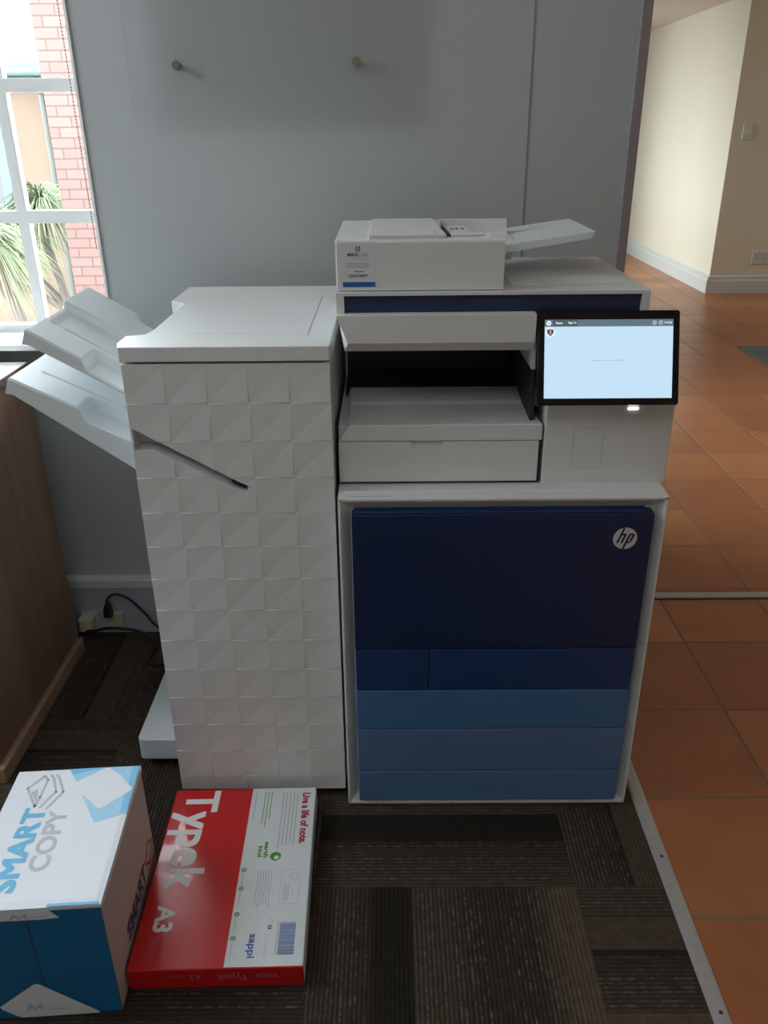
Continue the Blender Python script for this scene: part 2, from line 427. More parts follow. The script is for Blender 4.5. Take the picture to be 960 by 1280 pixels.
# ================================================================ THE SETTING
WY = 2.06
struct('floor', B(-2.3, .5245, -2.5, WY+.10, -.05, 0), 'carpet')
struct('floor', B(.5235, 4.2, -2.5, 11, -.05, .001), 'tile')
struct('ceiling', B(-2.3, 4.2, -2.5, 2.2, 2.6, 2.7), 'ceil')
struct('ceiling', B(.488, 4.2, 2.2, 11, 2.25, 2.7), 'ceil')
bm = bmesh.new()
box(bm, -.69, .562, WY, WY+.08, 0, 2.6)                 # partition
struct('wall_back', bm, 'wall')
bm = bmesh.new()
box(bm, -2.3, -.69, WY, WY+.08, 0, .848)                 # below the window
box(bm, -2.3, -.69, WY, WY+.08, 2.16, 2.6)
box(bm, -2.3, -2.2, WY, WY+.08, .848, 2.16)
struct('wall_window', bm, 'wall')
struct('trim_1', B(.548, .571, WY-.012, WY+.09, 0, 2.6, bev=.002), 'edge')
struct('trim_2', B(.3190, .3222, WY-.0012, WY, 0, 2.6), 'edge')
struct('trim_7', B(-.6935, -.688, WY-.004, WY+.06, .862, 2.16), 'sill')
struct('wall_left', B(-2.4, -2.3, -2.5, WY+.08, 0, 2.6), 'wall')
struct('wall_rear', B(-2.3, 4.2, -2.6, -2.5, 0, 2.6), 'hallwall')
struct('wall_right', B(4.2, 4.3, -2.5, 7.37, 0, 2.6), 'hallwall')
struct('wall_corridor_end', B(2.80, 4.2, 7.37, 7.5, 0, 2.25), 'hallwall')
struct('wall_corridor_right', B(2.80, 2.9, 7.5, 11, 0, 2.25), 'hallwall')
struct('wall_corridor_far', B(.488, 2.8, 11, 11.1, 0, 2.25), 'hallwall')
bm = bmesh.new()                                         # corridor's outer wall with two wide glazed openings
for a, b in ((WY+.08, 2.7), (4.7, 6.6), (9.6, 11)): box(bm, .488, .568, a, b, 0, 2.25)
for a, b in ((2.7, 4.7), (6.6, 9.6)): box(bm, .488, .568, a, b, 0, .25); box(bm, .488, .568, a, b, 2.15, 2.25)
struct('wall_corridor_left', bm, 'hallwall')
def profile_board(pts, axis, a, b): 
    bm = bmesh.new(); prism(bm, pts, axis, a, b); return bm
# skirtings of the corridor
pr = lambda y, s: [(y, 0), (y+s*.030, 0), (y+s*.030, .105), (y+s*.022, .120), (y+s*.022, .138), (y+s*.008, .150), (y, .150)]
struct('baseboard_corridor_end', profile_board(pr(7.37, -1), 'x', 2.80, 4.2), 'skirt')
struct('baseboard_corridor_right', profile_board(pr(2.80, -1), 'y', 7.34, 11), 'skirt')
# grey trunking skirting with a pale cap under the window wall
bm = bmesh.new(); prism(bm, [(WY, 0), (WY-.030, 0), (WY-.030, .0715), (WY-.0275, .073), (WY-.030, .0745), (WY-.030, .148), (WY, .148)], 'x', -2.3, .55)
struct('baseboard_back', bm, 'trunk')
struct('trim_3', B(-2.3, .55, WY-.036, WY, .148, .176, bev=.003), 'skirt')
struct('baseboard_rear', B(-2.3, 4.2, -2.5, -2.48, 0, .15), 'skirt')
# metal floor strips
bm = bmesh.new(); prism(bm, [(.522, 0), (.5245, .004), (.530, .0055), (.544, .0055), (.5495, .004), (.552, .001)], 'y', -2.5, WY-.012)
for y in (1.20, .88, .5, 1.52): cyl(bm, (.5375, y, .0056), 'z', .0035, .0012, 12, mi=1)
struct('trim_4', bm, ['metal', 'seam'])
bm = bmesh.new(); prism(bm, [(2.197, 0), (2.200, .006), (2.228, .006), (2.231, 0)], 'x', .571, 4.2)
box(bm, .571, 4.2, 2.190, 2.197, 0, .003, mi=1); box(bm, .571, 4.2, 2.231, 2.237, 0, .003, mi=1)
struct('trim_5', bm, ['metal', 'seam'])
# window
struct('trim_6', B(-2.25, -.705, 1.957, 2.12, .848, .8625, bev=.002), 'sill')
win = build('window_1', B(-2.2, -.69, 2.135, 2.14, .862, .866), 'frame'); win['kind'] = 'structure'
bm = bmesh.new()
box(bm, -2.2, -2.17, 2.105, 2.14, .862, 2.16); box(bm, -.709, -.69, 2.105, 2.14, .862, 2.16)
box(bm, -2.17, -.709, 2.105, 2.14, .862, .880); box(bm, -2.17, -.709, 2.105, 2.14, 2.13, 2.16)
build('window_frame', bm, 'frame', win)
for x in (-.886, -1.33, -1.77): build('mullion', B(x-.0125, x+.0125, 2.108, 2.136, .880, 2.13, bev=.002), 'frame', win)
bm = bmesh.new()
for z in (1.1395, 1.4235, 1.7075, 1.99): box(bm, -2.17, -.709, 2.106, 2.134, z-.0145, z+.0145, bev=.002)
build('glazing_bar', bm, 'frame', win)
build('pane', B(-2.17, -.709, 2.120, 2.123, .880, 2.13), 'pane', win)
for a, b, n in ((2.7, 4.7, 3), (6.6, 9.6, 4)):
    win2 = build('window_2', B(.49, .566, a, b, .25, .27), 'frame'); win2['kind'] = 'structure'
    if a > 5: win2.name = 'window_3'
    bm = bmesh.new()
    for k in range(n): y = a+.02+(b-a-.04)*k/(n-1); box(bm, .515, .545, y-.02, y+.02, .27, 2.15)
    box(bm, .515, .545, a, b, 2.11, 2.15); build('window_frame', bm, 'frame', win2)
    build('pane', B(.528, .532, a+.04, b-.04, .27, 2.11), 'dimglass', win2)

# ---- outdoors
def brick_wing():
    t = thing('brick_building', (-2.2, 8, -2.8), 'red face-brick wing of a building outside the window, beside the palms', 'building')
    build('wall', B(-2.978, -.8, 8.0, 8.22, -2.8, 4.2), 'brick', t)
brick_wing()
t = thing('rendered_building', (-7, 12, -2.8), 'peach rendered building far outside the window with a mint green roof gutter', 'building')
build('wall', B(-12, -3.0, 12.6, 16, -2.8, 2.0), 'orange', t)
bm = bmesh.new(); prism(bm, [(12.35, 2.03), (12.35, 2.10), (12.8, 2.19), (16, 2.19), (16, 2.0), (12.8, 2.0)], 'x', -12.2, -3.0)
box(bm, -12.2, -3.0, 12.36, 12.45, 2.05, 2.185)
build('roof', bm, 'green', t)
bm = bmesh.new(); tube(bm, [(-12.2, 12.33, 2.06), (-3.0, 12.33, 2.06)], .055, 10); build('gutter', bm, 'green', t)
bm = bmesh.new(); tube(bm, [(-4.70, 12.4, 2.0), (-4.70, 12.5, 1.8), (-4.70, 12.5, -2.8)], .035, 10); build('downpipe', bm, 'pipe', t)
bm = bmesh.new(); box(bm, -5.45, -5.32, 12.5, 12.62, -.3, 1.5); box(bm, -6.9, -6.77, 12.5, 12.62, -.3, 1.5); box(bm, -6.77, -5.45, 12.5, 12.62, 1.38, 1.5); box(bm, -6.77, -5.45, 12.5, 12.62, -.3, -.2)
fr = build('window_frame', bm, 'green', t)
build('pane', B(-6.77, -5.45, 12.57, 12.6, -.2, 1.38), 'glassblack', fr)
g = build('ground', B(-14, 4, 2.3, 16, -2.9, -2.8), 'ground'); g.name = 'floor_outside'; g['kind'] = 'structure'

def palm(loc, label, trunks, crowns, seed):
    rd = random.Random(seed)
    t = thing('palm_tree', loc, label, 'palm tree', group=None)
    bm = bmesh.new()
    for pts, r0, r1 in trunks: tube(bm, spline(pts, 6), r0, 8, r1)
    build('trunk', bm, 'bark', t, smooth=True)
    for c, R, n in crowns:
        bm = bmesh.new(); c = Vector(c)
        for i in range(n):
            th = rd.uniform(0, 2*math.pi); el = rd.uniform(-.9, 1.35); L = R*rd.uniform(.75, 1.15)
            d = Vector((math.cos(th)*math.cos(el), math.sin(th)*math.cos(el), math.sin(el)))
            side = d.cross(Vector((0, 0, 1))).normalized()*.0075*R/.8
            prev = None; p = c.copy(); k = 7
            mi = 1 if el < -.35 and rd.random() < .7 else 0
            for j in range(k+1):
                u = j/k; wd = side*(1-u)**.6*(.4+1.2*min(u*4, 1))
                pt = c + d*L*u + Vector((0, 0, -1))*L*.75*u*u
                a, b = bm.verts.new(pt-wd+Vector((0, 0, .006))), bm.verts.new(pt+wd)
                if prev: f = bm.faces.new((prev[0], prev[1], b, a)); f.material_index = mi
                prev = (a, b)
        build('crown', bm, ['leaf', 'leaf2'], t)['label'] = 'shaggy crown of narrow drooping leaves'
palm((-3.75, 9.0, -2.8), 'branching palm with three bare limbs and drooping leaves right beside the brick wing',
     [([(-3.42, 9.0, -2.8), (-3.43, 9.0, -1.2), (-3.44, 9.0, -.42)], .085, .06),
      ([(-3.44, 9.0, -.45), (-3.50, 9.0, -.1), (-3.62, 9.05, .35), (-3.66, 9.0, .6)], .05, .035),
      ([(-3.44, 9.0, -.45), (-3.66, 9.0, -.15), (-3.98, 9.0, .15), (-4.05, 8.9, .4)], .045, .03),
      ([(-3.44, 9.0, -.45), (-3.72, 8.9, -.22), (-4.1, 8.8, .02), (-4.3, 8.7, .3)], .04, .028)],
     [((-3.56, 9.0, .70), .52, 420), ((-3.95, 8.9, .48), .55, 420)], 3)
palm((-3.0, 6.8, -2.8), 'leaning single-trunk palm at the left edge of the window view',
     [([(-2.86, 6.8, -2.8), (-2.92, 6.8, -.8), (-3.02, 6.8, -.07), (-3.12, 6.8, .25), (-3.15, 6.8, .42)], .055, .04)],
     [((-3.16, 6.8, .56), .46, 520)], 5)

# blind bead chain
t = thing('blind_chain', (-.700, 2.075, 1.2), 'brown beaded blind chain hanging down the right side of the window', 'chain')
bm = bmesh.new(); z = 1.072; i = 0
pA, pB = Vector((-.7215, 2.09, 2.16)), Vector((-.7105, 2.09, 1.068))
n = 150
for i in range(n+1):
    p = pA.lerp(pB, i/n); bmesh.ops.create_icosphere(bm, subdivisions=1, radius=.0019, matrix=Matrix.Translation(p))
tube(bm, [pA, pB], .0006, 5)
M['bead'] = principled('brown_bead', (.14, .06, .04), .4)
build('bead_strand', bm, 'bead', t)

# ================================================================ WOODEN CABINET (left)
t = thing('wooden_cabinet', (-1.2, 1.7, 0), 'brown wood-veneer cabinet under the window with a lighter plinth lip', 'cabinet')
build('side_panel', B(-.893, -.875, 1.43, 1.945, .045, .803), 'wood', t)
build('carcass', B(-1.70, -.893, 1.445, 1.945, .045, .803), 'wood', t)
build('worktop', B(-1.71, -.873, 1.42, 1.95, .803, .8205, bev=.001), 'woodtop', t)
build('glare_sheet', B(-1.71, -.873, 1.42, 1.95, .8205, .823), 'sill', t)['label'] = 'white sheet standing in for window glare on the cabinet top'  # window glare on the wooden top, put in as a thin white sheet
for xx in (-1.70, -1.296): 
    d = build('door', B(xx+.003, xx+.400, 1.427, 1.445, .055, .797, bev=.001), 'wood', t)
    build('handle', B(xx+.19, xx+.215, 1.405, 1.427, .55, .67, bev=.004), 'metal', d)
bm = bmesh.new(); box(bm, -1.70, -.862, 1.415, 1.945, 0, .040, bev=.003)
build('plinth', bm, 'woodlip', t)

# ================================================================ CLEAR WALL SIGN
t = thing('acrylic_wall_panel', (-.262, WY, 1.6), 'clear acrylic panel held off the grey wall by two metal standoffs', 'wall panel')
build('panel', B(-.566, .042, WY-.021, WY-.017, 1.3475, 1.92, bev=.0008, seg=1), 'acrylic', t)
for x, z in ((-.458, 1.455), (-.065, 1.459), (-.458, 1.86), (-.065, 1.86)):
    bm = bmesh.new(); cyl(bm, (x, WY-.010, z), 'y', .006, .020, 20); cyl(bm, (x, WY-.026, z), 'y', .0095, .010, 28)
    bmesh.ops.bevel(bm, geom=[e for e in bm.edges if len(e.link_faces) == 2 and e.calc_face_angle(0) > 1], offset=.0012, segments=2, affect='EDGES')
    build('standoff', bm, 'brass', t)

# ================================================================ CORRIDOR THINGS
t = thing('light_switch', (2.925, 7.37, 1.29), 'small white light switch on the far corridor wall', 'switch')
build('plate', B(2.885, 2.965, 7.357, 7.37, 1.225, 1.345, bev=.004), 'skirt', t)
build('rocker', B(2.91, 2.94, 7.352, 7.358, 1.26, 1.31, bev=.002), 'white', t)
t = thing('power_socket', (3.21, 7.37, .30), 'white double power socket above the far corridor skirting', 'socket')
build('plate', B(3.135, 3.275, 7.356, 7.37, .245, .355, bev=.004), 'skirt', t)
for x in (3.17, 3.24):
    bm = bmesh.new(); 
    for dx, dz in ((0, .018), (-.012, -.006), (.012, -.006)): cyl(bm, (x+dx, 7.3555, .295+dz), 'y', .004, .003, 10)
    build('pin_holes', bm, 'darkprint', t)
    build('rocker', B(x-.008, x+.008, 7.351, 7.357, .33, .348, bev=.001), 'white', t)
t = thing('floor_mat', (2.9, 5.1, 0), 'dark floor mat with grey border and thin white line on terracotta tiles', 'mat')
build('border', B(2.30, 3.6, 4.2, 5.40, .001, .010, bev=.003), 'mat', t)
build('line', B(2.50, 3.4, 4.4, 5.22, .0085, .0105), 'matline', t)
build('centre', B(2.515, 3.385, 4.415, 5.205, .0085, .011), 'matin', t)

# ================================================================ SOCKETS + CORDS
def wall_socket(x, label):
    t = thing('power_outlet', (x, WY-.03, .05), label, 'power outlet')
    build('plate', B(x-.024, x+.024, WY-.040, WY-.030, .012, .070, bev=.003), 'cream', t)
    return t
wall_socket(-.868, 'cream power outlet half hidden beside the wooden cabinet')
wall_socket(-.797, 'cream power outlet on the grey trunking, nearer the finisher')
t = thing('power_cord', (-.805, WY-.053, .09), 'black power cord with upright plug, arching down behind the finisher', 'cord')
bm = bmesh.new(); prism(bm, [(-.816, .070), (-.794, .070), (-.796, .095), (-.801, .112), (-.809, .112), (-.814, .095)], 'y', WY-.066, WY-.0405, bev=.002)
build('plug', bm, 'black', t)
bm = bmesh.new(); tube(bm, spline([(-.805, WY-.053, .108), (-.800, WY-.054, .128), (-.775, WY-.055, .142), (-.74, WY-.055, .128), (-.70, WY-.06, .085), (-.665, WY-.07, .045), (-.60, 1.985, .02), (-.50, 1.985, .0045)], 8), .0036, 8)
build('cable', bm, 'black', t, smooth=True)
t = thing('power_cord', (-.868, WY-.05, .05), 'black power cord with cream plug, looping low over the carpet beside the finisher', 'cord')
bm = bmesh.new(); box(bm, -.888, -.848, WY-.078, WY-.0405, .030, .070, bev=.006, seg=3); build('plug', bm, 'cream', t)['label'] = 'cream plug body'
bm = bmesh.new(); tube(bm, spline([(-.868, 1.985, .034), (-.84, 1.975, .040), (-.80, 1.965, .055), (-.75, 1.955, .060), (-.70, 1.95, .052), (-.668, 1.94, .030), (-.662, 1.93, .006), (-.668, 1.89, .0045), (-.664, 1.868, .0045), (-.63, 1.865, .0045), (-.596, 1.89, .0045), (-.588, 1.945, .0045), (-.53, 1.968, .0045)], 8), .0042, 8)
build('cable', bm, 'black', t, smooth=True)

# ================================================================ FINISHER
fin = thing('paper_finisher', (-.28, 1.65, 0), 'tall white finisher cabinet with faceted front, docked left of the copier', 'finisher')
FX0, FX1, FY = -.4565, -.1000, 1.374
part('body', fin, 'white', FX0+.001, FX1, 1.424, 1.955, .055, .9675, bev=.003)
# faceted front door
def facet_panel():
    bm = bmesh.new(); nx = 5; cw = (FX1-FX0)/nx; ch = .0697; z1 = .9650; zb = .0215; yb = FY+.048; dp = .0015
    z = z1; first = True
    r = .004
    rows = []
    while z > zb+1e-5:
        rows.append((max(z-ch, zb), z, (z-max(z-ch, zb))/ch)); z -= ch
    e = .0009
    for (z0, z2, k) in rows:
        for i in range(nx):
            xa, xb = FX0+i*cw, FX0+(i+1)*cw
            TL, TR, BL, BR = V(xa, FY, z2), V(xb, FY, z2), V(xa, FY, z0), V(xb, FY, z0)
            d_ = dp*min(1, k+.1); D1, D2 = V(xa+e, FY-d_, z2-e), V(xb-e, FY-d_, z0+e)
            quad(bm, [BL, TR, D1]); quad(bm, [D1, TR, TL]); quad(bm, [BL, D1, TL])
            quad(bm, [BL, BR, D2]); quad(bm, [BL, D2, TR]); quad(bm, [D2, BR, TR])
    zs = [z1]+[r_[0] for r_ in rows]; xs = [FX0+i*cw for i in range(nx+1)]
    quad(bm, [V(FX0, FY, z) for z in zs]+[V(FX0, yb, zb), V(FX0, yb, z1)])
    quad(bm, [V(FX1, FY, z) for z in zs]+[V(FX1, yb, zb), V(FX1, yb, z1)])
    quad(bm, [V(x, FY, z1) for x in xs]+[V(FX1, yb, z1), V(FX0, yb, z1)])
    quad(bm, [V(x, FY, zb) for x in xs]+[V(FX1, yb, zb), V(FX0, yb, zb)])
    quad(bm, [V(FX0, yb, z1), V(FX1, yb, z1), V(FX1, yb, zb), V(FX0, yb, zb)])
    bmesh.ops.remove_doubles(bm, verts=bm.verts, dist=1e-5)
    bmesh.ops.recalc_face_normals(bm, faces=bm.faces)
    return bm
bm = facet_panel()
me = bpy.data.meshes.new('tmp'); bm.to_mesh(me); bm.free(); pan = bpy.data.objects.new('tmp', me); COL.objects.link(pan)
cb = bmesh.new()
gp = [(-.4525, .8498), (-.4498, .8484), (-.2735, .7478), (-.2560, .7390), (-.2580, .7262), (-.2700, .7300), (-.4149, .8070), (-.4320, .8092), (-.4525, .8088)]
ga = [cb.verts.new((x, 1.35, z)) for x, z in gp]; gb = [cb.verts.new((x, 1.3775, z)) for x, z in gp]; gc = [cb.verts.new((x, 1.386 if q_ < 4 else 1.416, z)) for q_, (x, z) in enumerate(gp)]
cb.faces.new(ga); cb.faces.new(gc[::-1])
for A_, B_ in ((ga, gb), (gb, gc)):
    for q_ in range(len(gp)): cb.faces.new((A_[q_], B_[q_], B_[(q_+1) % len(gp)], A_[(q_+1) % len(gp)]))
bmesh.ops.recalc_face_normals(cb, faces=cb.faces)
me2 = bpy.data.meshes.new('tmp2'); cb.to_mesh(me2); cb.free(); cut = bpy.data.objects.new('tmp2', me2); COL.objects.link(cut)
md = pan.modifiers.new('b', 'BOOLEAN'); md.object = cut; md.operation = 'DIFFERENCE'; md.solver = 'EXACT'
dg = bpy.context.evaluated_depsgraph_get(); me3 = bpy.data.meshes.new_from_object(pan.evaluated_get(dg))
bm = bmesh.new(); bm.from_mesh(me3)
for o in (pan, cut): bpy.data.objects.remove(o)
door = build('front_panel', bm, 'white', fin); door['label'] = 'faceted white front door with a slanted finger groove'
bm = bmesh.new(); prism(bm, [(-.2860, .7440), (-.2620, .7320), (-.2620, .7440), (-.2870, .7560)], 'y', 1.380, 1.398)
build('latch', bm, 'black', door)
# top cover
bm = bmesh.new()
prism(bm, [(-.4575, 1.371), (-.4670, 1.405), (-.4670, 1.458), (-.4370, 1.468), (-.4300, 1.50), (-.4300, 1.755), (-.4640, 1.785), (-.4640, 1.962), (-.0995, 1.962), (-.0995, 1.371)], 'z', .9690, .9950, bev=.0018)
top = build('top_cover', bm, 'white', fin)
build('seam_line', B(-.1436, -.1424, 1.452, 1.83, .9945, .9952), 'seam', top)
build('seam_line', B(-.36, -.15, 1.4695, 1.4700, .9947, .99515), 'greyprint', top)
# foot plate and castors
bm = bmesh.new()
pts = [(-.10, 1.415), (-.44, 1.415), (-.44, 1.466), (-.560, 1.466)]
pts = [(-.44, 1.415), (-.10, 1.415), (-.10, 1.93), (-.574, 1.93), (-.574, 1.478), (-.571, 1.470), (-.563, 1.466), (-.44, 1.466)]
prism(bm, pts, 'z', .024, .079, bev=.002)
build('foot_plate', bm, 'white2', fin)
for x, y in ((-.545, 1.50), (-.545, 1.90), (-.14, 1.50), (-.14, 1.90)):
    bm = bmesh.new(); cyl(bm, (x-.012, y, .0155), 'x', .0155, .010, 24); cyl(bm, (x+.012, y, .0155), 'x', .0155, .010, 24); box(bm, x-.008, x+.008, y-.012, y+.012, .008, .030)
    build('castor', bm, 'black', fin)
def ss(a, b, x):
    t = max(0, min(1, (x-a)/(b-a))); return t*t*(3-2*t)
def tray(x0, x1, y0, y1, topf, botf, name, label):
    nx, ny = 84, 120; bm = bmesh.new(); T = []; Bt = []
    xs = [x0+(x1-x0)*i/nx for i in range(nx+1)]; ys = [y0+(y1-y0)*j/ny for j in range(ny+1)]
    for x in xs:
        T.append([]); Bt.append([])
        for y in ys:
            e = min(x-x0, y-y0, y1-y); r = .004
            drop = 0 if e > r else r - math.sqrt(max(0, r*r-(r-e)**2))
            yy = y
            T[-1].append(bm.verts.new((x, yy, topf(x, y)-drop)))
            # the underside is narrower at the outer end
            Bt[-1].append(bm.verts.new((x-(0.010 if x-x0 < 1e-6 else 0), y, botf(x, y))))
    for i in range(nx):
        for j in range(ny):
            bm.faces.new((T[i][j], T[i+1][j], T[i+1][j+1], T[i][j+1])); bm.faces.new((Bt[i][j], Bt[i][j+1], Bt[i+1][j+1], Bt[i+1][j]))
    for i in range(nx):
        bm.faces.new((T[i][0], Bt[i][0], Bt[i+1][0], T[i+1][0])); bm.faces.new((T[i][ny], T[i+1][ny], Bt[i+1][ny], Bt[i][ny]))
    for j in range(ny):
        bm.faces.new((T[0][j], T[0][j+1], Bt[0][j+1], Bt[0][j])); bm.faces.new((T[nx][j], Bt[nx][j], Bt[nx][j+1], T[nx][j+1]))
    bmesh.ops.recalc_face_normals(bm, faces=bm.faces)
    o = build(name, bm, 'white2', fin, smooth=True); o['label'] = label
    o.data.set_sharp_from_angle(angle=math.radians(40))
    return o
def up_top(x, y):
    z = 1.0115 - .60*(x+.6425)
    z += .014*ss(1.640, 1.652, y)*(1-.3*ss(-.56, -.5, x))                 # raised rear ledge
    z -= .017*ss(-.552, -.542, x)*(1-ss(1.517, 1.527, y))                    # finger cut-out at the front
    z -= .004*ss(1.53, 1.545, y)*(1-ss(1.62, 1.64, y))*ss(-.635, -.62, x)
    z -= .012*ss(-.545, -.535, x)*ss(1.765, 1.775, y)                        # cut-out at the back
    z -= .0026*(1 if abs(y-1.55) < .003 and -.61 < x < -.50 else 0)
    return z
def lo_top(x, y):
    z = .924 - .49*(x+.690)
    z -= .021*ss(-.572, -.560, x)*(1-ss(1.510, 1.522, y))
    z += .008*ss(1.625, 1.64, y)
    z -= .0026*(1 if abs(y-1.535) < .003 and -.66 < x < -.50 else 0)
    return z
tray(-.6425, -.4300, 1.450, 1.800, up_top, lambda x, y: .990-.575*(x+.655), 'output_tray', 'upper output tray, tilted up to the left')
tray(-.6900, -.4300, 1.450, 1.800, lo_top, lambda x, y: .902-.72*(x+.702), 'output_tray', 'lower, longer output tray, tilted up to the left')

# ================================================================ COPIER
cop = thing('multifunction_copier', (.20, 1.65, 0), 'large white copier with navy to light blue stepped drawers and a lit touchscreen', 'copier')
CX0, CX1 = -.0930, .5003
part('base_cabinet', cop, 'white', CX0+.003, CX1-.003, 1.374, 1.935, .035, .7205, bev=.003)
for x, y in ((-.04, 1.44), (.45, 1.44), (-.04, 1.88), (.45, 1.88)):
    bm = bmesh.new(); cyl(bm, (x-.014, y, .0175), 'x', .0175, .012, 24); cyl(bm, (x+.014, y, .0175), 'x', .0175, .012, 24); box(bm, x-.01, x+.01, y-.012, y+.012, .01, .04)
    build('castor', bm, 'black', cop)
YF, YD, YR = 1.345, 1.341, 1.3685
def wing(bm, z0, z1):
    L = [(CX0, YR+.004), (CX0, YF+.002), (CX0+.0015, YF), (CX0+.0045, YF), (CX0+.021, YR), (CX0+.021, YR+.004)]
    prism(bm, L, 'z', z0, z1)
    prism(bm, [(CX1-(x-CX0), y) for x, y in L], 'z', z0, z1)
    box(bm, CX0+.02, CX1-.02, YR, YR+.004, z0, z1)
def front_row(name, z0, z1, panels, label, cap_top=False, cap_bot=False):
    bm = bmesh.new(); g = .0007
    wing(bm, z0+g, z1-g)
    if cap_top: prism(bm, [(YR+.004, z1-.026), (YR, z1-.026), (YF, z1-.0045), (YF, z1-.001), (YR+.004, z1-.001)], 'x', CX0+.0015, CX1-.0015)
    if cap_bot: prism(bm, [(YR+.004, z0+.018), (YR, z0+.018), (YF, z0+.0055), (YF, z0+.001), (YR+.004, z0+.001)], 'x', CX0+.0015, CX1-.0015)
    o = build(name, bm, 'white', cop); o['label'] = label
    subs = []
    for (x0, x1, a, b, m) in panels:
        subs.append(build('panel', B(x0, x1, YD, YR+.001, a, b, bev=.0016), m, o))
    return o, subs
PX0, PX1 = -.069, .477
d, (pn,) = front_row('front_door', .4075, .7240, [(PX0, PX1, .4055, .6935, 'navy')], 'large front door with dark navy panel and round logo', cap_top=True)
build('bevel_step', B(PX0+.004, PX1-.012, YD+.006, YR, .6930, .6975, bev=.0012), 'navy2', d)
ink = Ink((.4285, YD-.0001, .6442), (1, 0, 0), (0, 0, 1))
ink.disc(0, 0, .0218, 'logo', .0004, 48)
# slanted 'hp' monogram in the disc
sl = .36
def S(pts): return [(x+sl*y, y) for x, y in pts]
def bar(x0, x1, y0, y1): ink.poly(S([(x0, y0), (x1, y0), (x1, y1), (x0, y1)]), 'navy', .0007)
bar(-.0125, -.0085, -.0095, .0210); bar(-.0090, -.0015, .0065, .0100); bar(-.0045, -.0005, -.0095, .0085)
bar(.0035, .0075, -.0212, .0100); bar(.0070, .0125, .0065, .0100); bar(.0105, .0145, -.0060, .0085); bar(.0070, .0125, -.0095, -.0060)
ink.build('logo', d, label='round silver logo with slanted letters')
front_row('drawer', .3098, .4068, [(PX0+.0005, .0745, .3075, .4035, 'navy2'), (.0765, PX1-.001, .3075, .4035, 'navy2')], 'mid navy drawer row with a short left panel')
front_row('drawer', .2122, .3092, [(PX0, PX1, .2102, .3060, 'blue1')], 'steel blue paper drawer')
front_row('drawer', .1038, .2115, [(PX0, PX1, .1005, .2085, 'blue2')], 'slate blue paper drawer')
front_row('drawer', .0045, .1030, [(PX0, PX1, .0185, .0985, 'blue3')], 'lowest, soft blue paper drawer', cap_bot=True)
# ledge
bm = bmesh.new(); prism(bm, [(YF+.001, .7235), (YF+.001, .7205), (1.42, .7205), (1.42, .7250), (1.379, .7250), (1.376, .7235)], 'x', CX0, CX1+.0005)
led = build('ledge', bm, 'white', cop)
ink = Ink((-.075, 1.356, .7236), (1, 0, 0), (0, 1, 0)); ink.lines(0, .075, 0, .004, 1, 'faintprint', fill=.8, jitter=0); ink.build('model_print', led)
# upper body
part('lower_housing', cop, 'white', CX0+.001, .2765, 1.425, 1.90, .7250, .836)
part('right_column', cop, 'white', .2810, .5105, 1.4105, 1.90, .7225, .8900, bev=.0025)
part('column_neck', cop, 'white', .262, .4455, 1.432, 1.90, .885, 1.045)
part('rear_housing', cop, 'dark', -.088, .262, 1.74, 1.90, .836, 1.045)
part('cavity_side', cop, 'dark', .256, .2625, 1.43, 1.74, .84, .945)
part('cavity_side_panel', cop, 'white', .250, .2625, 1.415, 1.74, .940, 1.0)
# card-reader outline and status light
z0, z1, x0, x1 = .7555, .8445, 0, 0
ink = Ink((.281, 1.4105-.0001, .7225), (1, 0, 0), (0, 0, 1))
bx0, bx1, bz0, bz1 = .0530, .1070, .0330, .1100
ink.stroke([(bx0, bz0), (bx1, bz0), (bx1, bz1), (bx0, bz1), (bx0, bz0)], .0009, 'faintprint'); ink.build('card_reader_outline', cop)
# bypass drawer + lip
bm = bmesh.new(); x0, x1, z0, z1 = CX0+.001, .2720, .7305, .8088
hx0, hx1, hz = .0395, .0985, .7955
# front plate with finger notch cut in its top edge
prism(bm, [(x0, z0), (x1, z0), (x1, z1), (hx1, z1), (hx1, hz+.004), (hx1-.004, hz), (hx0+.004, hz), (hx0, hz+.004), (hx0, z1), (x0, z1)], 'y', 1.4105, 1.4185)
box(bm, x0, x1, 1.4185, 1.426, z0, z1-.001)
dr = build('bypass_drawer', bm, 'white', cop)
build('shadow_gap', B(.2722, .2750, 1.4135, 1.426, .7275, .8090), 'seam', cop)
build('shadow_gap', B(CX0+.003, .2750, 1.4135, 1.426, .7255, .7300), 'seam', cop)
bm = bmesh.new()   # paper output shelf with front lip
A = [V(CX0+.0005, 1.4105, .8105), V(.2765, 1.4105, .8105), V(.2765, 1.4105, .8385), V(-.0710, 1.4105, .8385), V(CX0+.0005, 1.4145, .8110)]
prof = [(1.4105, .8385), (1.4135, .8400), (1.52, .8440), (1.525, .8425), (1.535, .8460), (1.605, .8540)]
X0, X1 = [-.0710, -.0710, -.0735, -.0735, -.0735, -.076], [.2765, .2755, .2650, .2648, .2645, .2610]
lo = .8105
row = []
for (y, z), xa, xb in zip(prof, X0, X1):
    row.append((bm.verts.new((xa-.017 if y > 1.412 else CX0+.001, y, lo)), bm.verts.new((xa, y, z)), bm.verts.new((xb, y, z)), bm.verts.new((xb, y, lo))))
for a, b in zip(row, row[1:]):
    for k in range(4): bm.faces.new((a[k], a[(k+1) % 4], b[(k+1) % 4], b[k]))
bm.faces.new(row[0][::-1]); bm.faces.new(row[-1]); bmesh.ops.recalc_face_normals(bm, faces=bm.faces)
build('output_shelf', bm, 'white', cop)
bm = bmesh.new(); prism(bm, [(1.605, .815), (1.605, .8500), (1.745, .8560), (1.745, .815)], 'x', -.086, .2560); build('inner_ramp', bm, 'dark', cop)
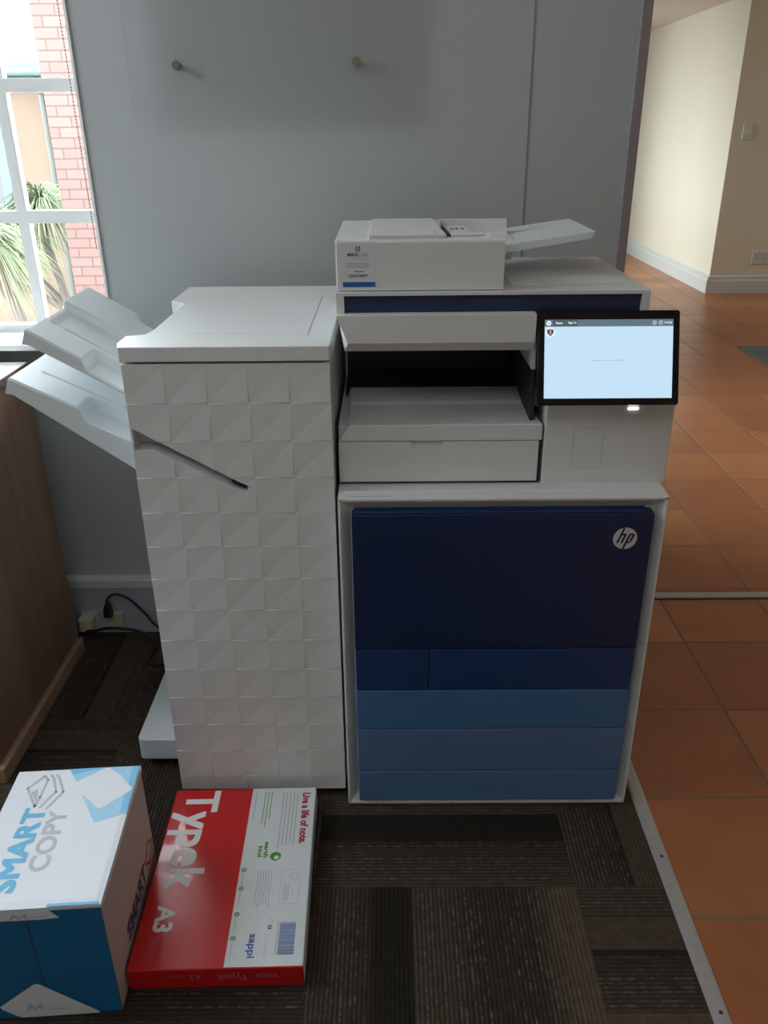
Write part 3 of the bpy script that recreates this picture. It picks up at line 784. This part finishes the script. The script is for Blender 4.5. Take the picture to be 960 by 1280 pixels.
# deep bar under the scanner
bm = bmesh.new(); xr = .2510
f0 = [V(-.0885, 1.400, 1.0385), V(xr, 1.400, 1.0385), V(xr, 1.400, .9915), V(-.0690, 1.400, .9915)]
f1 = [V(-.0885, 1.440, 1.0385), V(xr, 1.440, 1.0385), V(xr, 1.415, .9745), V(-.0760, 1.415, .9745)]
f2 = [V(-.0885, 1.75, 1.0385), V(xr, 1.75, 1.0385), V(xr, 1.75, .9745), V(-.0885, 1.75, .9745)]
rr = [[bm.verts.new(p) for p in f] for f in (f0, f1, f2)]
bm.faces.new(rr[0]); bm.faces.new(rr[2][::-1])
for a, b in zip(rr, rr[1:]):
    for k in range(4): bm.faces.new((a[k], b[k], b[(k+1) % 4], a[(k+1) % 4]))
bmesh.ops.recalc_face_normals(bm, faces=bm.faces)
build('front_bar', bm, 'white', cop)
part('scanner_base', cop, 'white', .2510, .4440, 1.434, 1.75, .9745, 1.0385)
# scanner
sc_y1 = 1.825
bm = bmesh.new()
prism(bm, [(-.0880, 1.0385), (-.0750, 1.0385), (-.0750, 1.0680), (.4310, 1.0680), (.4310, 1.0385), (.4445, 1.0385), (.4445, 1.0735), (-.0880, 1.0735)], 'y', 1.4185, 1.4300)
box(bm, -.0880, .4475, 1.4295, sc_y1, 1.0385, 1.0735, bev=.0015)
scn = build('scanner', bm, 'white', cop)
build('blue_strip', B(-.0750, .4310, 1.4270, 1.4300, 1.0385, 1.0680), 'navy', scn)
build('lid', B(.215, .430, 1.475, 1.80, 1.0733, 1.0765, bev=.0012), 'white', scn)
# document feeder
fd = build('document_feeder', bmesh.new(), 'white', cop) if False else None
bm = bmesh.new()
prof = [(1.4300, 1.0750), (1.4300, 1.1530), (1.4315, 1.1565), (1.4350, 1.1585), (1.60, 1.1600), (1.700, 1.1630), (1.716, 1.160), (1.722, 1.150), (1.722, 1.0750)]
prism(bm, prof, 'x', -.0885, .1000)
bm2prof = [(1.4300, 1.0750), (1.4300, 1.1530), (1.4315, 1.1565), (1.4350, 1.1585), (1.4520, 1.1590), (1.4540, 1.132), (1.690, 1.130), (1.694, 1.1635), (1.716, 1.163), (1.722, 1.155), (1.722, 1.0750)]
prism(bm, bm2prof, 'x', .1000, .1960)
prism(bm, [(1.60, 1.100), (1.60, 1.138), (1.690, 1.140), (1.694, 1.1635), (1.716, 1.163), (1.722, 1.155), (1.722, 1.100)], 'x', .1960, .2320)
bmesh.ops.bevel(bm, geom=[e for e in bm.edges if all(abs(v.co.x+.0885) < 1e-5 for v in e.verts) and max(v.co.z for v in e.verts) > 1.1], offset=.003, segments=3, affect='EDGES')
fd = build('document_feeder', bm, 'white', cop)
bm = bmesh.new(); prism(bm, [(-.032, 1.434), (.098, 1.434), (.088, 1.712), (-.030, 1.712)], 'z', 1.1575, 1.1650, bev=.0015); build('feeder_cover', bm, 'white', fd)
build('cover_seam', B(.080, .0808, 1.452, 1.485, 1.1650, 1.1652), 'seam', fd)
bm = bmesh.new(); prism(bm, [(.1005, 1.47), (.108, 1.47), (.100, 1.69), (.093, 1.69)], 'z', 1.1330, 1.1600); build('feed_slot', bm, 'seam', fd)
build('paper_guide', B(.1080, .1630, 1.466, 1.480, 1.1300, 1.1620, bev=.002), 'white', fd)
bm = bmesh.new(); prism(bm, [(.108, 1.53), (.152, 1.53), (.146, 1.67), (.106, 1.67)], 'z', 1.1300, 1.1560, bev=.002); pf = build('paper_guide', bm, 'white', fd)
ink = Ink((.112, 1.590, 1.1561), (1, .15, 0), (-.15, 1, 0))
for k in range(3): ink.poly([(.004+k*.010, 0), (.009+k*.010, 0), (.011+k*.010, .012), (.006+k*.010, .012)], 'darkprint'); ink.disc(.0085+k*.010, .017, .0028, 'darkprint', n=12)
ink.build('guide_icons', pf)
# feeder output tray: slab tilted up to the right
bm = bmesh.new()
za = lambda x: 1.1325+(x-.21)*.135
ptsT = [V(.1985, 1.552, za(.1985)), V(.3750, 1.552, 1.1545), V(.3750, 1.790, 1.1545), V(.1985, 1.70, za(.1985))]
ptsT = [V(.1985, 1.552, za(.1985)), V(.3735, 1.552, 1.1545), V(.3750, 1.560, 1.1545), V(.3750, 1.785, 1.1545), V(.370, 1.79, 1.1543), V(.2300, 1.79, za(.2300)), V(.1985, 1.715, za(.1985))]
ptsB = [p-V(0, 0, .0155) for p in ptsT]
for i in (1, 2, 3, 4): ptsB[i] += V(-.006, 0, .003)
a = [bm.verts.new(p) for p in ptsT]; b = [bm.verts.new(p) for p in ptsB]; bm.faces.new(a); bm.faces.new(b[::-1])
for i in range(len(a)): bm.faces.new((a[i], b[i], b[(i+1) % len(a)], a[(i+1) % len(a)]))
bmesh.ops.recalc_face_normals(bm, faces=bm.faces)
bmesh.ops.bevel(bm, geom=list(bm.edges), offset=.0012, segments=2, affect='EDGES')
build('document_tray', bm, 'white2', fd)
bm = bmesh.new(); prism(bm, [(.196, 1.108), (.203, 1.108), (.205, 1.118), (.205, 1.142), (.196, 1.142)], 'y', 1.525, 1.553, bev=.002); build('hinge_block', bm, 'white', fd)
# sticker on the feeder
ink = Ink((-.0770, 1.4299, 1.0795), (1, 0, 0), (0, 0, 1))
ink.rect(0, .0560, 0, .0745, 'stick', .0002)
ink.rect(.0005, .0555, .0015, .0100, 'stickblue', .0004)
ink.text('CJX6T38RPY', .010, .0165, .034, .0062, 'darkprint', .0004, bold=.02)
ink.lines(.020, .036, .0265, .0285, 1, 'darkprint', fill=.7, jitter=0)
ink.lines(.008, .047, .0335, .0425, 3, 'faintprint', fill=.5)
ink.lines(.018, .036, .0475, .0495, 1, 'faintprint', fill=.6, jitter=0)
ink.text('MAXI', .0095, .0520, .0175, .0055, 'navyprint', .0004, bold=.035); ink.text('MISE', .0285, .0520, .0155, .0055, 'faintprint', .0004)
ink.stroke([(.0235, .0605), (.0300, .0605), (.0300, .0685), (.0265, .0650), (.0235, .0680), (.0235, .0605)], .0011, 'darkprint', .0004); ink.stroke([(.0235, .0632), (.0300, .0632)], .0009, 'darkprint', .0004)
ink.build('label_sticker', fd, label='white service sticker with a blue band')
# touchscreen, leaning back
TL, TR = V(.2535, 1.411, 1.0425), V(.4955, 1.411, 1.0420); BL, BR = V(.2520, 1.353, .8935), V(.4945, 1.353, .8930)
Xs = (TR-TL).normalized(); Ys = (TL-BL).normalized(); Ns = Xs.cross(Ys)
Wd, Hd = (BR-BL).length, (TL-BL).length
bm = bmesh.new(); q0 = [BL, BR, TR, TL]; q1 = [p-Ns*.016 for p in q0]
a = [bm.verts.new(p) for p in q0]; b = [bm.verts.new(p) for p in q1]; bm.faces.new(a); bm.faces.new(b[::-1])
for i in range(4): bm.faces.new((a[i], b[i], b[(i+1) % 4], a[(i+1) % 4]))
bmesh.ops.recalc_face_normals(bm, faces=bm.faces); bmesh.ops.bevel(bm, geom=list(bm.edges), offset=.002, segments=3, affect='EDGES')
scr = build('touchscreen', bm, 'glassblack', cop); scr['label'] = 'black-framed touchscreen with a lit pale blue display'
ink = Ink(BL, Xs, Ys)
sx0, sx1, sy0, sy1 = .0125, .2305, .0115, .1445
ink.rect(sx0, sx1, sy0, sy1, 'screen', .0003); ink.build('display', scr, label='lit pale blue display area')
ink = Ink(BL, Xs, Ys)
hb = .0118
ink.rect(sx0, sx1, sy1-hb, sy1, 'scr_bar', .0005)
ink.rect(sx0+.014, sx0+.035, sy1-hb+.0008, sy1-.0008, 'scr_bar2', .0007); ink.rect(sx0+.036, sx0+.056, sy1-hb+.0008, sy1-.0008, 'scr_bar2', .0007)
ink.disc(sx0+.0068, sy1-hb/2, .0042, 'scr_w', .0007); ink.text('hp', sx0+.0045, sy1-hb/2-.0022, .0048, .0044, 'scr_bar', .0009, shear=.3)
ink.text('Reset', sx0+.0185, sy1-hb/2-.0018, .0115, .0042, 'scr_w', .0009, bold=.02); ink.text('Sign In', sx0+.0395, sy1-hb/2-.0022, .0140, .0048, 'scr_w', .0009, bold=.02)
for k, ch in ((.0320, 'i'), (.0215, '?')):
    ink.ring(sx1-k, sy1-hb/2, .0034, .0006, 'scr_w', .0007); ink.text(ch, sx1-k-.0008, sy1-hb/2-.0018, .0016, .0036, 'scr_w', .0007)
ink.text('14:36', sx1-.0150, sy1-hb/2-.0018, .0125, .0038, 'scr_w', .0009, bold=.02)
cx, cy = sx0+.0095, sy1-hb-.0095
ink.disc(cx, cy, .0082, 'scr_w', .0006)
ink.poly([(cx-.0055, cy+.0050), (cx-.0028, cy+.0042), (cx, cy+.0062), (cx+.0028, cy+.0042), (cx+.0055, cy+.0050), (cx+.0052, cy-.0010), (cx, cy-.0068), (cx-.0052, cy-.0010)], 'scr_d', .0008)
ink.poly([(cx-.0034, cy+.0030), (cx-.0012, cy+.0036), (cx-.0010, cy-.0030), (cx-.0030, cy-.0006)], 'scr_r', .0010); ink.poly([(cx+.0034, cy+.0030), (cx+.0012, cy+.0036), (cx+.0010, cy-.0030), (cx+.0030, cy-.0006)], 'scr_r', .0010)
ink.rect(cx-.0006, cx+.0006, cy-.004, cy+.004, 'scr_w', .0010)
ink.lines(sx0+.080, sx0+.138, .0750, .0768, 1, 'scr_g', fill=.8, jitter=0)
ink.build('screen_content', scr, label='grey menu bar, small shield badge and a line of text')
bm = bmesh.new(); prism(bm, [(1.425, .90), (1.405, .93), (1.43, 1.02), (1.45, 1.02), (1.45, .88)], 'x', .31, .44); build('screen_mount', bm, 'dark', cop)
build('status_light', B(.4265, .4450, 1.4085, 1.4112, .8665, .8705, bev=.0008), 'led', cop)

# ================================================================ A4 PAPER BOX
BW, BL_, BH = .2190, .3015, .2515
bxr = thing('paper_box', (-.4485, .8894, 0), 'white and blue carton of A4 paper on the carpet, left of the red ream', 'box', rz=.066)
bm = bmesh.new(); box(bm, -BW, 0, 0, BL_, 0, BH-.003, bev=.0015)
bm.normal_update()
for f in bm.faces:
    c = f.calc_center_median()
    f.material_index = 1 if (c.y < .002 or c.y > BL_-.002) else 0
build('carton', bm, ['card', 'cardblue'], bxr, local=True)
# lid: slightly domed white top with wrapped right edge
bm = bmesh.new(); nx, ny = 24, 24; Vt = []
for i in range(nx+1):
    Vt.append([])
    for j in range(ny+1):
        u, v = i/nx, j/ny; dome = .0012 if 0 < i < nx and 0 < j < ny else 0
        Vt[-1].append(bm.verts.new((-BW-.0015+(BW+.003)*u, -.001+(BL_+.002)*v, BH-.0005+dome)))
for i in range(nx):
    for j in range(ny): bm.faces.new((Vt[i][j], Vt[i+1][j], Vt[i+1][j+1], Vt[i][j+1]))
for i in range(nx):
    for j, s in ((0, 1), (ny, -1)):
        p, q = Vt[i][j], Vt[i+1][j]; a, b = bm.verts.new(p.co-V(0, 0, .006)), bm.verts.new(q.co-V(0, 0, .006)); bm.faces.new((p, a, b, q) if s > 0 else (q, b, a, p))
for j in range(ny):
    for i, s in ((0, -1), (nx, 1)):
        dz = .012 if s > 0 else .006
        p, q = Vt[i][j], Vt[i][j+1]; a, b = bm.verts.new(p.co-V(0, 0, dz)), bm.verts.new(q.co-V(0, 0, dz)); bm.faces.new((q, b, a, p) if s < 0 else (p, a, b, q))
bmesh.ops.remove_doubles(bm, verts=bm.verts, dist=1e-6)
lid = build('lid', bm, 'cardwhite', bxr, local=True, smooth=False)
ink = Ink((0, 0, BH+.0008), (1, 0, 0), (0, 1, 0))
# blue corner artwork with a white rounded square over it
ink.poly([(-.128, BL_), (-.106, .2655), (-.060, BL_)], 'cyan2'); ink.poly([(-.060, BL_), (-.030, BL_-.022), (-.004, .243), (.0, .243), (.0, BL_)], 'cyan2')
ink.poly([(-.0874, .2326), (-.0501, .1656), (.0, .1847), (.0, .243), (-.004, .243), (-.0467, .198)], 'cyan2')
ink.rect(-.012, .0, .186, BL_, 'cyan', .0004); ink.poly([(-.128, BL_), (-.118, .286), (-.080, BL_-.004), (-.06, BL_)], 'cyan', .0004)
ink.poly([(-.002, .245), (-.003, .239), (-.044, .200), (-.050, .198), (-.056, .201), (-.108, .262), (-.106, .268), (-.062, .300), (-.055, .300)], 'cardwhite', .0006)
ink.build('corner_artwork', lid, local=True, label='light blue corner artwork around a white square')
ink = Ink((0, 0, BH+.0008), (1, 0, 0), (0, 1, 0))
ink.text('SMART', -.1762, .030, .0345, .176, 'cyan', .0004, bold=.013, rot=90, multi=True)
ink.text('COPY', -.1335, .068, .033, .132, 'greyprint', .0004, bold=.022, rot=90)
ink.build('brand_lettering', lid, local=True, label='cyan and grey brand lettering')
ink = Ink((0, 0, BH+.0008), (1, 0, 0), (0, 1, 0))
ink.stroke([(-.1905, .2570), (-.1690, .2870), (-.1600, .2760), (-.1620, .2330), (-.1640, .2110), (-.1905, .2570)], .0042, 'greyprint', .0004)
ink.stroke([(-.1580, .2890), (-.1500, .2780), (-.1370, .2450), (-.1545, .2080)], .0040, 'greyprint', .0004)
ink.stroke([(-.1475, .2880), (-.1400, .2780), (-.1240, .2440), (-.1420, .2050)], .0040, 'greyprint', .0004)
ink.poly([(-.180, .246), (-.172, .254), (-.168, .243), (-.1655, .222)], 'greyprint', .0004)
ink.poly([(-.081, -.0005), (-.001, -.0005), (-.002, .0045), (-.079, .0045)], 'cyan', .0004); ink.poly([(-BW, -.0005), (-.165, -.0005), (-.175, .011), (-BW, .020)], 'cyan', .0004)
ink.build('sheet_emblem', lid, local=True, label='grey outline emblem of stacked sheets')
ink = Ink((0, -.0015, 0), (1, 0, 0), (0, 0, 1))     # front end
ink.poly([(-BW, .2505), (-.155, .2505), (-.081, .2505), (-.0637, .2290), (-.090, .2270), (-.1552, .2275), (-BW, .2300)], 'cardwhite', .0003)
ink.poly([(-BW, .2505), (-.168, .2505), (-.185, .2300), (-BW, .2310)], 'cardblue', .0005)
ink.text('A4', -.1400, .2300, .030, .0120, 'greyprint', .0006, bold=.03); ink.lines(-.108, -.085, .232, .236, 1, 'faintprint', fill=.6, jitter=0)
ink.poly([(-.193, .0310), (-.190, .0240), (-.164, .0020), (-.038, .0020), (-.036, .0050), (-.121, .0800), (-.126, .0822), (-.131, .0800)], 'cardwhite', .0003)
ink.text('A4', -.1530, .0180, .029, .0175, 'greyprint', .0005, bold=.03); ink.lines(-.120, -.088, .018, .0215, 1, 'faintprint', fill=.6, jitter=0)
ink.stroke([(-.1165, .2240), (-.1140, .0850)], .0022, 'navyprint', .0003)
ink.stroke([(-BW, .0960), (-.1, .0965), (-.002, .0950)], .0008, 'navyprint', .0004)
ink.build('front_print', bxr, local=True, label='deep blue front end with white A4 panels')
ink = Ink((.0012, 0, 0), (0, 1, 0), (0, 0, 1))       # right side: lettering low on the side
ink.text('SMART', .085, .055, .140, .036, 'navyprint', .0004, bold=.03); ink.text('COPY', .110, .022, .100, .030, 'greyprint', .0004, bold=.03)
ink.stroke([(.236, .072), (.262, .100), (.290, .080), (.262, .052), (.236, .072)], .003, 'redprint', .0004)
ink.build('side_print', bxr, local=True)

# ================================================================ A3 PAPER REAM
rm = thing('paper_ream', (-.4480, .9262, 0), 'red and white wrapped ream of A3 paper lying flat in front of the finisher', 'paper ream', rz=.0246)
RW, RL, RH = .2975, .4180, .0470
bm = bmesh.new(); box(bm, 0, RW, 0, RL, 0, RH, bev=.003, seg=3)
bmesh.ops.bisect_plane(bm, geom=list(bm.verts)+list(bm.edges)+list(bm.faces), plane_co=(.163, 0, 0), plane_no=(1, 0, 0))
bmesh.ops.bisect_plane(bm, geom=list(bm.verts)+list(bm.edges)+list(bm.faces), plane_co=(0, .0022, 0), plane_no=(0, 1, 0))
for f in bm.faces:
    c = f.calc_center_median()
    f.material_index = 1 if (c.x > .163 and c.y > .0022) else 0
bm2 = bm
wrap = build('wrapper', bm2, ['red', 'reamwhite'], rm, local=True)
ink = Ink((0, 0, RH), (1, 0, 0), (0, 1, 0))
ink.text('Typek', .0070, .1645, .0865, .2455, 'wprint', .0004, bold=.0065, rot=-90, multi=True)
ink.build('brand_lettering', rm, local=True, label='large white brand lettering')
ink = Ink((0, 0, RH), (1, 0, 0), (0, 1, 0))
ink.text('A3', .0255, .0720, .0350, .0560, 'wprint', .0004, bold=.035, rot=-90)
ink.build('size_lettering', rm, local=True, label='white A3 lettering')
ink = Ink((0, 0, RH), (1, 0, 0), (0, 1, 0))
ink.lines(.0260, .0440, .0120, .0640, 3, 'pinkprint', vert=True, fill=.4)
ink.build('format_print', rm, local=True)
ink = Ink((0, 0, RH), (1, 0, 0), (0, 1, 0))
ink.text('Live a life of note.', .2700, .2640, .0170, .1370, 'redprint', .0004, bold=.035, rot=-90)
ink.build('slogan', rm, local=True, label='crimson slogan')
ink = Ink((0, 0, RH), (1, 0, 0), (0, 1, 0))
ink.lines(.2290, .2660, .2500, .4020, 5, 'faintprint', vert=True, fill=.30)
ink.lines(.1905, .2110, .3000, .4060, 3, 'greenprint', vert=True, fill=.26, jitter=.3)
ink.lines(.1715, .1750, .3290, .4050, 1, 'faintprint', vert=True, fill=.6, jitter=0)
ink.text('earth', .2040, .2310, .0095, .0390, 'greenprint', .0004, bold=.03, rot=-90)
ink.text('kind', .1925, .2330, .0090, .0270, 'greenprint', .0004, bold=.03, rot=-90)
ink.disc(.2280, .2340, .0105, 'greenprint', .0004); ink.disc(.2300, .2310, .0048, 'reamwhite', .0006)
ink.stroke([(.2440, .2010), (.2790, .2010), (.2790, .1250), (.2440, .1250), (.2440, .2010)], .0006, 'faintprint')
ink.stroke([(.262, .190), (.270, .1935), (.2755, .186), (.270, .1785), (.262, .1785)], .0011, 'greyprint'); ink.stroke([(.262, .190), (.259, .1845), (.265, .186)], .0011, 'greyprint')
ink.lines(.2500, .2620, .1300, .1700, 4, 'faintprint', vert=True, fill=.35); ink.lines(.266, .269, .145, .155, 1, 'greyprint', vert=True, fill=.5, jitter=0)
ink.lines(.1990, .2290, .1130, .1990, 6, 'faintprint', vert=True, fill=.28)
for y in (.2025, .1606, .1050, .0566):
    ink.ring(.1712, y, .0048, .0018, 'dkgreenprint'); ink.disc(.1712, y, .0018, 'dkgreenprint'); ink.lines(.1700, .1728, y-.036, y-.008, 1, 'faintprint', vert=True, fill=.6, jitter=0)
ink.text('sappi', .1955, .0180, .0165, .0465, 'blueprint', .0004, bold=.02, rot=-90)
ink.rect(.2300, .2365, .0735, .0815, 'blueprint'); ink.text('f', .2310, .0755, .0045, .004, 'wprint', .0006, bold=.03, rot=-90); ink.ring(.2335, .0905, .0040, .0009, 'faintprint')
ink.lines(.2280, .2305, .0190, .0640, 1, 'greyprint', vert=True, fill=.7, jitter=0)
ink.build('small_print', rm, local=True, label='rows of small grey, green and blue print')
ink = Ink((0, 0, RH), (1, 0, 0), (0, 1, 0))
rb = random.Random(4); y = .0860
while y > .0225:
    t_ = rb.choice((.0006, .0009, .0013, .0018)); ink.rect(.2510, .2790, y-t_, y, 'bcprint'); y -= t_+rb.choice((.0005, .0008, .0012))
ink.lines(.2465, .2495, .0225, .088, 1, 'faintprint', vert=True, fill=.8, jitter=0)
ink.build('barcode', rm, local=True, label='blue barcode')
ink = Ink((RW, 0, RH), (-1, 0, 0), (0, 0, -1))       # front end, printed upside down
ink.O = V(RW, -.0001, RH)
ink.X, ink.Y, ink.N = V(-1, 0, 0), V(0, 0, -1), V(0, -1, 0)
ink.text('sappi', .045, .012, .035, .014, 'pinkprint', .0004, bold=.02); ink.text('Typek', .093, .009, .056, .020, 'pinkprint', .0004, bold=.03)
ink.text('A3', .172, .012, .020, .014, 'pinkprint', .0004, bold=.03); ink.lines(.198, .23, .013, .022, 3, 'pinkprint', fill=.4)
ink.build('end_print', rm, local=True)
